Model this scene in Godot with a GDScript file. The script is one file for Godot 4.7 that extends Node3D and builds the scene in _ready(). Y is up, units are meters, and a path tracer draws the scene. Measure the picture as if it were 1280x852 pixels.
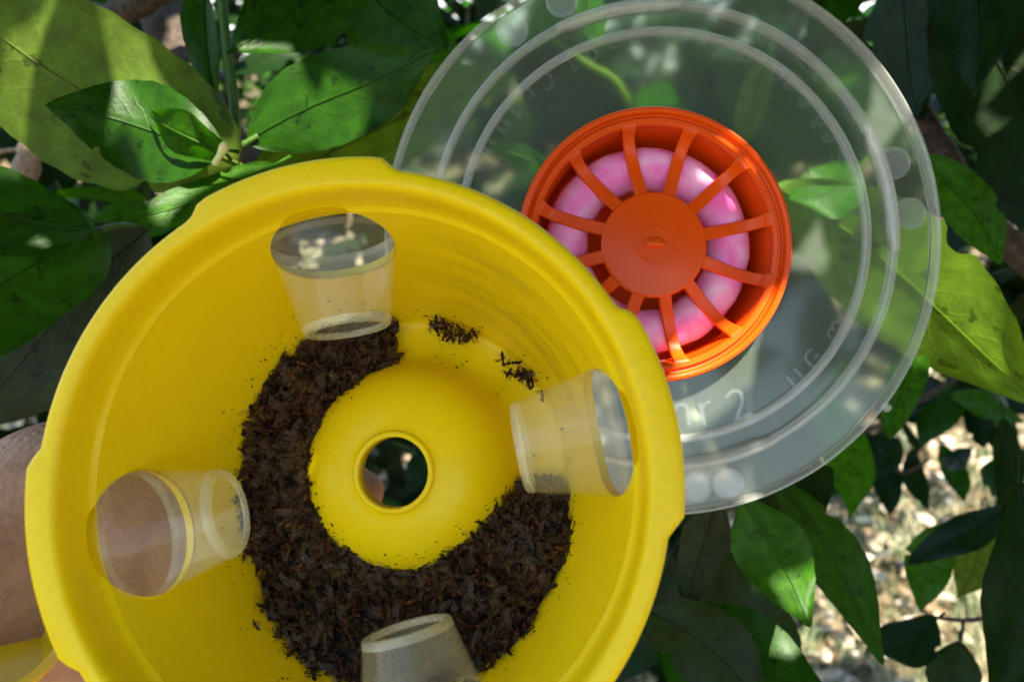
extends Node3D

const CAM_POS := Vector3(0.0, 1.5, 0.0)
const PITCH := -20.0
const FOCAL := 960.0
var cam_xf: Transform3D
var to_sun := Vector3(0.30, 0.88, 0.36).normalized()
var rng := RandomNumberGenerator.new()
var M := {}
var used := {}

# ------------------------------------------------------------------ small helpers
func at(px: float, py: float, depth: float) -> Vector3:      # a point of the place, from where it stands in the view and its distance
	return cam_xf * Vector3((px - 640.0) / FOCAL * depth, -(py - 426.0) / FOCAL * depth, -depth)

func cam_dir(v: Vector3) -> Vector3:
	return (cam_xf.basis * v).normalized()

func numbered(called: String) -> String:
	if not used.has(called):
		used[called] = 0
		return called
	used[called] += 1
	return "%s_%03d" % [called, used[called]]

func tag(o: Node, label: String, category: String, group := "", kind := "") -> Node:
	if label: o.set_meta("label", label)
	if category: o.set_meta("category", category)
	if group: o.set_meta("group", group)
	if kind: o.set_meta("kind", kind)
	return o

func obj(called: String, mesh: Mesh, mat: Material, parent: Node = self) -> MeshInstance3D:
	var o := MeshInstance3D.new()
	o.name = numbered(called) if parent == self else called
	o.mesh = mesh
	if mat: o.material_override = mat
	o.cast_shadow = GeometryInstance3D.SHADOW_CASTING_SETTING_ON
	parent.add_child(o, true)
	return o

func thing(called: String, xf: Transform3D) -> Node3D:
	var o := Node3D.new()
	o.name = numbered(called)
	o.transform = xf
	add_child(o, true)
	return o

func multi(called: String, mesh: Mesh, mat: Material, xfs: Array, cols: Array, parent: Node = self) -> MultiMeshInstance3D:
	var mm := MultiMesh.new()
	mm.transform_format = MultiMesh.TRANSFORM_3D
	mm.use_colors = cols.size() > 0
	mm.mesh = mesh
	mm.instance_count = xfs.size()
	for i in xfs.size():
		mm.set_instance_transform(i, xfs[i])
		if cols.size(): mm.set_instance_color(i, cols[i % cols.size()])
	var o := MultiMeshInstance3D.new()
	o.name = numbered(called) if parent == self else called
	o.multimesh = mm
	o.material_override = mat
	parent.add_child(o, true)
	o.set_meta("kind", "stuff")
	return o

func begin() -> SurfaceTool:
	var st := SurfaceTool.new()
	st.begin(Mesh.PRIMITIVE_TRIANGLES)
	return st

func done(st: SurfaceTool) -> ArrayMesh:
	st.generate_normals()
	return st.commit()

# a grid of points (rows x columns) as a smooth sheet
func grid(st: SurfaceTool, pts: Array, cols: int, base: int, wrap := false, colors: Array = [], uvs: Array = []) -> int:
	var rows: int = pts.size() / cols
	for i in pts.size():
		if colors.size(): st.set_color(colors[i])
		if uvs.size(): st.set_uv(uvs[i])
		st.add_vertex(pts[i])
	var last := cols if wrap else cols - 1
	for r in rows - 1:
		for c in last:
			var a := base + r * cols + c
			var b := base + r * cols + (c + 1) % cols
			var d := a + cols
			var e := b + cols
			for k in [a, d, b, b, d, e]: st.add_index(k)
	return base + pts.size()

# profile: Vector2(radius, height); corners sharper than 28 degrees stay crisp
func lathe(profile: Array, segs := 96, closed := false) -> ArrayMesh:
	var prof := profile.duplicate()
	var area := 0.0
	for i in prof.size():
		var p: Vector2 = prof[i]
		var q: Vector2 = prof[(i + 1) % prof.size()]
		area += p.x * q.y - q.x * p.y
	if area < 0.0: prof.reverse()
	var n := prof.size()
	var rows := []
	var last := n if closed else n - 1
	var dirs := []
	for i in last: dirs.append(((prof[(i + 1) % n] as Vector2) - prof[i]).normalized())
	for i in (n + 1 if closed else n):
		var before = dirs[(i - 1 + last) % last] if closed or i > 0 else null
		var after = dirs[i % last] if closed or i < last else null
		var p: Vector2 = prof[i % n]
		if before != null and after != null and (before as Vector2).dot(after) > 0.88:
			rows.append([p, ((before as Vector2) + after).normalized()])
		else:
			if before != null and i > 0: rows.append([p, before])
			if after != null and i < last: rows.append([p, after])
	var st := begin()
	for r in rows:
		var d: Vector2 = r[1]
		for s in segs:
			var a := TAU * s / segs
			st.set_normal(Vector3(cos(a) * d.y, -d.x, -sin(a) * d.y).normalized())
			st.add_vertex(Vector3(cos(a) * r[0].x, r[0].y, -sin(a) * r[0].x))
	for k in rows.size() - 1:
		if rows[k][0] == rows[k + 1][0]: continue
		for c in segs:
			var a := k * segs + c
			var b := k * segs + (c + 1) % segs
			for v in [a, a + segs, b, b, a + segs, b + segs]: st.add_index(v)
	return st.commit()

func tube(st: SurfaceTool, path: Array, radii: Array, sides: int, base: int) -> int:
	var pts := []
	var side := Vector3.UP
	for i in path.size():
		var d: Vector3 = (path[mini(i + 1, path.size() - 1)] - path[maxi(i - 1, 0)]).normalized()
		if i == 0: side = d.cross(Vector3(0.31, 0.87, 0.39)).normalized()
		side = (side - d * side.dot(d)).normalized()
		var up := d.cross(side)
		var r: float = radii[mini(i, radii.size() - 1)]
		for s in sides:
			var a := TAU * s / sides
			pts.append(path[i] + (side * cos(a) + up * sin(a)) * r)
	var next := grid(st, pts, sides, base, true)
	for cap in 2:
		var first: int = base if cap == 0 else base + (path.size() - 1) * sides
		for s in range(1, sides - 1):
			for k in ([first, first + s, first + s + 1] if cap == 0 else [first, first + s + 1, first + s]): st.add_index(k)
	return next

func smooth_path(ctrl: Array, steps: int) -> Array:
	var out := []
	for i in ctrl.size() - 1:
		var p0: Vector3 = ctrl[maxi(i - 1, 0)]
		var p3: Vector3 = ctrl[mini(i + 2, ctrl.size() - 1)]
		for k in steps:
			out.append((ctrl[i] as Vector3).cubic_interpolate(ctrl[i + 1], p0, p3, float(k) / steps))
	out.append(ctrl[-1])
	return out

func lin(r: float, g: float, b: float, a := 1.0) -> Color:     # a real-world base colour
	var c := Color(r, g, b).linear_to_srgb()
	c.a = a
	return c

func ramp(a: Color, b: Color, mid := -1.0, c := Color.BLACK) -> Gradient:
	var g := Gradient.new()
	g.set_color(0, a)
	g.set_color(1, b)
	if mid >= 0.0: g.add_point(mid, c)
	return g

func noise_tex(freq: float, g: Gradient, octaves := 4, size := 256, seed_ := 1) -> NoiseTexture2D:
	var n := FastNoiseLite.new()
	n.noise_type = FastNoiseLite.TYPE_SIMPLEX_SMOOTH
	n.frequency = freq
	n.fractal_octaves = octaves
	n.seed = seed_
	var t := NoiseTexture2D.new()
	t.width = size
	t.height = size
	t.seamless = true
	t.noise = n
	if g: t.color_ramp = g
	return t

func mat(called: String, c: Color, rough: float, spec := 0.5) -> StandardMaterial3D:
	var m := StandardMaterial3D.new()
	m.resource_name = called
	m.albedo_color = c
	m.roughness = rough
	m.metallic_specular = spec
	M[called] = m
	return m

func clear(called: String, c: Color, rough: float) -> StandardMaterial3D:
	var m := mat(called, c, rough)
	m.transparency = BaseMaterial3D.TRANSPARENCY_ALPHA
	m.cull_mode = BaseMaterial3D.CULL_DISABLED
	return m

# ------------------------------------------------------------------ materials
func leaf_pictures() -> Array:
	var w := 192
	var h := 384
	var col := Image.create(w, h, false, Image.FORMAT_RGB8)
	var hgt := Image.create(w, h, false, Image.FORMAT_RGB8)
	var n := FastNoiseLite.new()
	n.frequency = 0.02
	n.fractal_octaves = 4
	n.seed = 5
	var fine := FastNoiseLite.new()
	fine.frequency = 0.12
	fine.seed = 9
	for y in h:
		for x in w:
			var s := (float(x) / (w - 1) - 0.5) * 2.0
			var t := float(y) / (h - 1)
			var mid := exp(-pow(s / 0.022, 2.0))
			# side veins leave the midrib forward and curve along the margin
			var k := t * 11.0 - pow(absf(s), 1.25) * 2.6 + (0.35 if s > 0.0 else 0.0) + n.get_noise_2d(x, y) * 0.22
			var d := absf(k - roundf(k))
			var vein := exp(-pow(d / 0.045, 2.0)) * (1.0 - absf(s)) * smoothstep(0.0, 0.1, t)
			var k2 := t * 31.0 + absf(s) * 9.0 + n.get_noise_2d(x * 2, y * 2) * 2.0
			var net := exp(-pow(absf(k2 - roundf(k2)) / 0.09, 2.0)) * 0.3
			var v := 0.80 + n.get_noise_2d(x, y) * 0.16 + fine.get_noise_2d(x, y) * 0.05
			var speck := 1.0 if fine.get_noise_2d(x * 2.3 + 70, y * 2.3) < 0.56 else 0.55
			if n.get_noise_2d(x * 0.9 + 300, y * 0.9) > 0.46: speck *= 0.72
			var pale := clampf(mid * 0.5 + vein * 0.36 + net * 0.06, 0.0, 1.0)
			var c := Color(v * 0.92, v, v * 0.85).lerp(Color(1.0, 1.0, 0.9), pale) * speck
			col.set_pixel(x, y, Color(clampf(c.r, 0, 1), clampf(c.g, 0, 1), clampf(c.b, 0, 1)))
			var q := clampf(0.6 - mid * 0.35 - vein * 0.4 + fine.get_noise_2d(x * 0.6, y * 0.6) * 0.12 - net * 0.15, 0.0, 1.0)
			hgt.set_pixel(x, y, Color(q, q, q))
	return [ImageTexture.create_from_image(col), ImageTexture.create_from_image(hgt)]

func leaf_material(called: String, c: Color, back: Color, rough: float, pics: Array) -> StandardMaterial3D:
	var m := mat(called, c, rough, 0.29)
	m.albedo_texture = pics[0]
	m.heightmap_enabled = true
	m.heightmap_texture = pics[1]
	m.heightmap_scale = 0.035
	m.backlight_enabled = true
	m.backlight = back
	m.cull_mode = BaseMaterial3D.CULL_DISABLED
	return m

func make_materials() -> void:
	var pics := leaf_pictures()
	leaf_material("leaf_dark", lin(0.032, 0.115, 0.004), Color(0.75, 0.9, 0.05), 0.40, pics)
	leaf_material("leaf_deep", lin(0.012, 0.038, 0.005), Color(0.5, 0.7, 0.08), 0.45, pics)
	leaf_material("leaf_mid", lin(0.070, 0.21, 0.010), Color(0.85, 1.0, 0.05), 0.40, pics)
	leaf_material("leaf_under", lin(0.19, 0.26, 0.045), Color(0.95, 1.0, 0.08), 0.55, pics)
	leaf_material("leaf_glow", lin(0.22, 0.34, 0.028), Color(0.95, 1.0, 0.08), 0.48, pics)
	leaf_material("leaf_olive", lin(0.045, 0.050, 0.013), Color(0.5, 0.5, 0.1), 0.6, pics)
	leaf_material("leaf_dry", lin(0.34, 0.22, 0.11), Color(0.5, 0.35, 0.15), 0.8, pics)
	var bark := mat("bark", lin(0.11, 0.085, 0.07), 0.9)
	bark.albedo_texture = noise_tex(0.03, ramp(Color(0.35, 0.33, 0.3), Color(1, 0.97, 0.9)), 5, 256, 3)
	bark.uv1_triplanar = true
	bark.uv1_scale = Vector3(18, 18, 18)
	bark.heightmap_enabled = true
	bark.heightmap_texture = noise_tex(0.05, null, 4, 256, 4)
	bark.heightmap_scale = 0.15
	var dry := mat("dry_wood", lin(0.42, 0.33, 0.24), 0.85)
	dry.albedo_texture = noise_tex(0.03, ramp(Color(0.55, 0.5, 0.45), Color(1, 1, 1)), 4, 256, 12)
	dry.uv1_triplanar = true
	dry.uv1_scale = Vector3(30, 30, 30)
	var twig := mat("green_twig", lin(0.060, 0.15, 0.015), 0.55)
	twig.albedo_texture = noise_tex(0.05, ramp(Color(0.7, 0.7, 0.7), Color.WHITE), 3, 128, 6)
	twig.uv1_triplanar = true
	twig.uv1_scale = Vector3(40, 40, 40)
	mat("bud", lin(0.65, 0.65, 0.25), 0.5)
	# yellow plastic: dye all through it, so light comes through the wall
	var y := mat("yellow_plastic", Color.WHITE, 0.25, 0.32)
	y.vertex_color_use_as_albedo = true
	y.albedo_texture = noise_tex(0.05, ramp(Color(0.955, 0.95, 0.92), Color.WHITE, 0.4, Color(0.99, 0.99, 0.985)), 5, 512, 33)
	y.roughness_texture = noise_tex(0.03, ramp(Color(0.7, 0.7, 0.7), Color.WHITE), 5, 256, 34)
	y.roughness = 0.36
	y.backlight_enabled = true
	y.backlight = Color(0.50, 0.36, 0.008)
	y.heightmap_enabled = true
	y.heightmap_texture = noise_tex(0.02, null, 3, 256, 31)
	y.heightmap_scale = 0.012
	y.uv1_triplanar = true
	y.uv1_scale = Vector3(14, 14, 14)
	var y2 := mat("yellow_tub_plastic", lin(0.82, 0.50, 0.01), 0.22, 0.5)
	y2.clearcoat_enabled = true
	y2.clearcoat = 0.3
	# orange plastic
	var o := mat("orange_plastic", lin(0.92, 0.098, 0.002), 0.33, 0.4)
	o.albedo_texture = noise_tex(0.01, ramp(Color(0.9, 0.88, 0.86), Color.WHITE), 3, 128, 21)
	o.uv1_triplanar = true
	o.uv1_scale = Vector3(9, 9, 9)
	o.backlight_enabled = true
	o.backlight = Color(0.5, 0.06, 0.0)
	# pink pressed powder
	var p := mat("pink_attractant", lin(0.97, 0.74, 0.86), 0.85, 0.3)
	p.albedo_texture = noise_tex(0.016, ramp(Color(1.0, 0.40, 0.74), Color(1, 0.97, 0.99), 0.5, Color(1.0, 0.68, 0.88)), 6, 256, 8)
	p.uv1_triplanar = true
	p.uv1_scale = Vector3(16, 16, 16)
	p.heightmap_enabled = true
	p.heightmap_texture = noise_tex(0.06, null, 3, 256, 28)
	p.heightmap_scale = 0.02
	p.subsurf_scatter_enabled = true
	p.subsurf_scatter_strength = 0.12
	clear("clear_cup", lin(0.80, 0.78, 0.52, 0.045), 0.15).metallic_specular = 0.25
	clear("cup_edge", lin(0.84, 0.82, 0.56, 0.20), 0.2).metallic_specular = 0.4
	var cl := mat("clear_lid", lin(0.74, 0.88, 0.76, 0.055), 0.09)
	cl.refraction_enabled = true
	cl.refraction_scale = 0.05
	clear("lid_ridge", lin(0.74, 0.78, 0.73, 0.19), 0.2)
	clear("lid_dot", lin(0.72, 0.80, 0.78, 0.11), 0.16)
	clear("lid_letter", lin(0.70, 0.78, 0.72, 0.026), 0.14)
	# insects
	var f := mat("fly_body", Color(0.78, 0.72, 0.68), 0.5, 0.3)
	f.vertex_color_use_as_albedo = true
	var wing := clear("fly_wing", lin(0.17, 0.10, 0.04, 0.13), 0.24)
	wing.metallic_specular = 0.18
	wing.resource_name = "fly_wing"
	var heap := mat("fly_heap", lin(0.016, 0.009, 0.004), 0.75)
	heap.albedo_texture = noise_tex(0.09, ramp(Color(0.35, 0.3, 0.25), Color.WHITE), 4, 256, 14)
	heap.uv1_triplanar = true
	heap.uv1_scale = Vector3(22, 22, 22)
	heap.heightmap_enabled = true
	heap.heightmap_texture = noise_tex(0.06, null, 4, 256, 15)
	heap.heightmap_scale = 0.12
	# skin
	var sk := mat("skin", lin(0.43, 0.26, 0.165), 0.58, 0.4)
	sk.albedo_texture = noise_tex(0.012, ramp(Color(0.80, 0.72, 0.66), Color(1, 0.98, 0.96), 0.5, Color(0.93, 0.87, 0.82)), 5, 256, 17)
	sk.uv1_triplanar = true
	sk.uv1_scale = Vector3(11, 11, 11)
	sk.heightmap_enabled = true
	sk.heightmap_texture = noise_tex(0.09, null, 4, 256, 18)
	sk.heightmap_scale = 0.08
	sk.subsurf_scatter_enabled = true
	sk.subsurf_scatter_strength = 0.08
	# ground
	var g := mat("soil", lin(0.36, 0.31, 0.25), 0.95, 0.2)
	g.albedo_texture = noise_tex(0.011, ramp(Color(0.50, 0.47, 0.38), Color(1, 0.96, 0.90), 0.5, Color(0.74, 0.70, 0.60)), 6, 512, 41)
	g.uv1_triplanar = true
	g.uv1_world_triplanar = true
	g.uv1_scale = Vector3(0.9, 0.9, 0.9)
	g.detail_enabled = true
	g.detail_blend_mode = BaseMaterial3D.BLEND_MODE_MUL
	g.detail_albedo = noise_tex(0.05, ramp(Color(0.55, 0.55, 0.5), Color.WHITE), 5, 512, 42)
	g.heightmap_enabled = true
	g.heightmap_texture = noise_tex(0.05, null, 5, 512, 43)
	g.heightmap_scale = 2.0
	var l := mat("litter", Color.WHITE, 0.8, 0.3)
	l.vertex_color_use_as_albedo = true
	l.cull_mode = BaseMaterial3D.CULL_DISABLED
	var gr := mat("grass", Color.WHITE, 0.7, 0.3)
	gr.vertex_color_use_as_albedo = true
	gr.cull_mode = BaseMaterial3D.CULL_DISABLED
	gr.backlight_enabled = true
	gr.backlight = Color(0.3, 0.4, 0.15)
	mat("trousers", lin(0.02, 0.02, 0.022), 0.9)

# ------------------------------------------------------------------ leaves
# the outline of a citrus leaf: half width along its length
func leaf_w(t: float) -> float:
	var a := pow(maxf(sin(PI * pow(t, 0.86)), 0.0), 0.72)
	return a * (1.0 - 0.28 * smoothstep(0.72, 1.0, t))

# a leaf from base to tip; side is the direction of its right half
func leaf_sheet(p0: Vector3, p1: Vector3, side: Vector3, width: float, bend: float, fold: float, wave: float, curl: float, seed_: int, nu := 20, nv := 8) -> ArrayMesh:
	var st := begin()
	var axis := p1 - p0
	var normal := side.cross(axis.normalized()).normalized()
	var pts := []
	var uvs := []
	var ph := float(seed_) * 1.7
	for i in nu + 1:
		var t := float(i) / nu
		var mid := p0 + axis * t + normal * bend * (4.0 * t * (1.0 - t)) + side * width * 0.11 * (sin(t * 3.6 + ph) - sin(ph) * (1.0 - t) - sin(3.6 + ph) * t)
		var hw := width * 0.5 * pow(leaf_w(t), 0.85 + 0.35 * fposmod(seed_ * 0.618, 1.0))
		for j in nv + 1:
			var s := float(j) / nv * 2.0 - 1.0
			if nu > 20:     # nibbled by insects here and there
				for b in 2:
					var bt := 0.2 + 0.65 * fposmod(seed_ * 0.37 + b * 0.41, 1.0)
					var bs := 1.0 if (seed_ + b) % 2 == 0 else -1.0
					var size := 0.018 + 0.03 * fposmod(seed_ * 0.77 + b * 0.3, 1.0)
					if (seed_ + b * 2) % 3 == 0 and s * bs > 0.0: s *= 1.0 - 0.2 * exp(-pow((t - bt) / size, 4.0))
			s *= 1.0 + 0.012 * sin(t * 57.0 + ph * 3.0)
			var edge := absf(s)
			var ripple := wave * width * sin(t * 11.0 + ph + s * 1.3) * edge * edge
			var up := fold * hw * edge - curl * hw * edge * edge + ripple
			pts.append(mid + side * s * hw * (1.0 - 0.15 * absf(fold)) + normal * up)
			uvs.append(Vector2(float(j) / nv, t))
	grid(st, pts, nv + 1, 0, false, [], uvs)
	return done(st)

func view_side(p0: Vector3, p1: Vector3, roll: float) -> Vector3:
	var axis := (p1 - p0).normalized()
	var look := ((p0 + p1) * 0.5 - CAM_POS).normalized()
	var side := axis.cross(look).normalized()
	return side.rotated(axis, deg_to_rad(roll))

# s: [base px, base py, base depth, tip px, tip py, tip depth, width px, roll, bend, fold, curl, material]
func big_leaf(tree: Node3D, s: Array, n: int) -> void:
	var p0 := at(s[0], s[1], s[2])
	var p1 := at(s[3], s[4], s[5])
	var side := view_side(p0, p1, s[7])
	var width: float = s[6] / FOCAL * (s[2] + s[5]) * 0.5
	var o := obj("leaf", leaf_sheet(Vector3.ZERO, p1 - p0, side, width, s[8], s[9], 0.055, s[10], n, 60, 10), M[s[11]], tree)
	o.position = p0
	var st := begin()
	var axis := p1 - p0
	var normal := side.cross(axis.normalized()).normalized()
	var path := [-axis * 0.10 - normal * 0.002]
	var radii := [0.0009]
	for i in 9:
		var t := i / 8.0 * 0.95
		path.append(axis * t + normal * (s[8] * 4.0 * t * (1.0 - t)) + side * width * 0.11 * (sin(t * 3.6 + n * 1.7) - sin(n * 1.7) * (1.0 - t) - sin(3.6 + n * 1.7) * t))
		radii.append(lerpf(0.00065, 0.0002, t))
	tube(st, path, radii, 6, 0)
	obj("midrib", done(st), M[s[11]], o)

func twig(tree: Node3D, called: String, ctrl: Array, r0: float, r1: float, m: Material, sides := 8) -> void:
	var st := begin()
	var path := smooth_path(ctrl, 6)
	var radii := []
	for i in path.size(): radii.append(lerpf(r0, r1, float(i) / (path.size() - 1)) * (1.0 + 0.10 * sin(i * 2.3)))
	tube(st, path, radii, sides, 0)
	obj(called, done(st), m, tree)

# ------------------------------------------------------------------ bodies from tapered bones (surface nets)
func bone_field(p: Vector3, bones: Array, k: float) -> float:
	var d := 1e3
	for b in bones:
		var a: Vector3 = b[0]
		var ab: Vector3 = b[1] - a
		var t := clampf((p - a).dot(ab) / maxf(ab.length_squared(), 1e-9), 0.0, 1.0)
		var e := (p - a - ab * t).length() - lerpf(b[2], b[3], t)
		var h := maxf(k - absf(d - e), 0.0) / k
		d = minf(d, e) - h * h * k * 0.25
	return d

func surface_nets(st: SurfaceTool, bones: Array, cell: float, k: float, base: int) -> int:
	var lo := Vector3(1e3, 1e3, 1e3)
	var hi := -lo
	for b in bones:
		for e in 2:
			var r: float = b[2 + e] + k * 0.3 + cell * 2.0
			lo = lo.min(b[e] - Vector3(r, r, r))
			hi = hi.max(b[e] + Vector3(r, r, r))
	var n := Vector3i(((hi - lo) / cell).ceil()) + Vector3i.ONE
	var f := PackedFloat32Array()
	f.resize(n.x * n.y * n.z)
	# coarse blocks first, so that only cells near a bone are visited
	var blk := 4
	for bz in range(0, n.z, blk):
		for by in range(0, n.y, blk):
			for bx in range(0, n.x, blk):
				var mid := lo + (Vector3(bx, by, bz) + Vector3.ONE * (blk * 0.5)) * cell
				var far := bone_field(mid, bones, k)
				var skip := absf(far) > cell * blk * 1.2 + k * 0.3
				for z in range(bz, mini(bz + blk, n.z)):
					for y in range(by, mini(by + blk, n.y)):
						for x in range(bx, mini(bx + blk, n.x)):
							f[(z * n.y + y) * n.x + x] = far if skip else bone_field(lo + Vector3(x, y, z) * cell, bones, k)
	var ids := {}
	var count := base
	var sx := 1
	var sy := n.x
	var sz := n.x * n.y
	for z in n.z - 1:
		for y in n.y - 1:
			for x in n.x - 1:
				var o := (z * n.y + y) * n.x + x
				var inside := 0
				for c in 8:
					if f[o + (c & 1) * sx + ((c >> 1) & 1) * sy + (c >> 2) * sz] < 0.0: inside += 1
				if inside == 0 or inside == 8: continue
				var sum := Vector3.ZERO
				var m := 0
				for c in 8:
					for ax in 3:
						if c & (1 << ax): continue
						var d := c | (1 << ax)
						var va := f[o + (c & 1) * sx + ((c >> 1) & 1) * sy + (c >> 2) * sz]
						var vb := f[o + (d & 1) * sx + ((d >> 1) & 1) * sy + (d >> 2) * sz]
						if (va < 0.0) == (vb < 0.0): continue
						var t := va / (va - vb)
						sum += Vector3(c & 1, (c >> 1) & 1, c >> 2).lerp(Vector3(d & 1, (d >> 1) & 1, d >> 2), t)
						m += 1
				st.add_vertex(lo + (Vector3(x, y, z) + sum / m) * cell)
				ids[o] = count
				count += 1
	for o in ids:
		for ax in 3:
			var step: int = [sx, sy, sz][ax]
			var u: int = [sy, sz, sx][ax]
			var v: int = [sz, sx, sy][ax]
			if (f[o] < 0.0) == (f[o + step] < 0.0): continue
			if not (ids.has(o - u) and ids.has(o - v) and ids.has(o - u - v)): continue
			var q := [ids[o], ids[o - u], ids[o - u - v], ids[o - v]]
			if f[o] < 0.0: q.reverse()
			for i in [0, 1, 2, 0, 2, 3]: st.add_index(q[i])
	return count

# ------------------------------------------------------------------ the yellow bucket
const HOLES := [10.6, 101.0, 194.0, 284.5]
const BH := 0.081          # depth of the bucket
var bucket_xf: Transform3D
var yellow := Color(0.91, 0.670, 0.004)
var dirt_noise := FastNoiseLite.new()

func wall_r(h: float) -> float:       # inner radius of the wall at depth h below the rim
	return lerpf(0.0687, 0.0512, clampf((h - 0.013) / 0.064, 0.0, 1.0))

func BK(deg: float, r: float, h: float) -> Vector3:          # bucket place: angle, radius, depth below the rim
	return bucket_xf * Vector3(cos(deg_to_rad(deg)) * r, -h, -sin(deg_to_rad(deg)) * r)

func dirt(deg: float, h: float, r: float) -> Color:
	var d := fposmod(deg, 360.0)
	var c := yellow
	var s := 0.0
	# film left by decay on the upper right of the wall
	if r > 0.052 and h > 0.012 and (d < 100.0 or d > 350.0):
		var a := d if d < 180.0 else d - 360.0
		var z := smoothstep(5.0, 25.0, a) * (1.0 - smoothstep(62.0, 92.0, a)) * smoothstep(0.012, 0.03, h) * (1.0 - smoothstep(0.060, 0.076, h))
		s = clampf(z * (0.14 + 0.5 * dirt_noise.get_noise_3d(a * 0.5, h * 4200.0, 0.0)), 0.0, 0.6)
	s = maxf(s, 0.055 * maxf(0.0, dirt_noise.get_noise_3d(cos(deg_to_rad(d)) * r * 2600.0, h * 2600.0, sin(deg_to_rad(d)) * r * 2600.0)))
	return c.lerp(Color(0.20, 0.12, 0.02), s)

func lug(deg: float) -> float:
	var best := 0.0
	for a in HOLES:
		var d := absf(angle_difference(deg_to_rad(deg), deg_to_rad(a + 1.0)))
		best = maxf(best, 1.0 - smoothstep(deg_to_rad(17.0), deg_to_rad(21.0), d))
	return best

func ring_band(st: SurfaceTool, profile: Array, base: int, lugs := 0.0) -> int:
	var segs := 192
	var pts := []
	var cols := []
	for p in profile:
		for s in segs:
			var deg := 360.0 * s / segs
			var r: float = p.x + (lugs * lug(deg) if p.x > 0.0740 else 0.0)
			pts.append(Vector3(cos(deg_to_rad(deg)) * r, -p.y, -sin(deg_to_rad(deg)) * r))
			cols.append(dirt(deg, p.y, r))
	return grid(st, pts, segs, base, true, cols)

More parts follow.
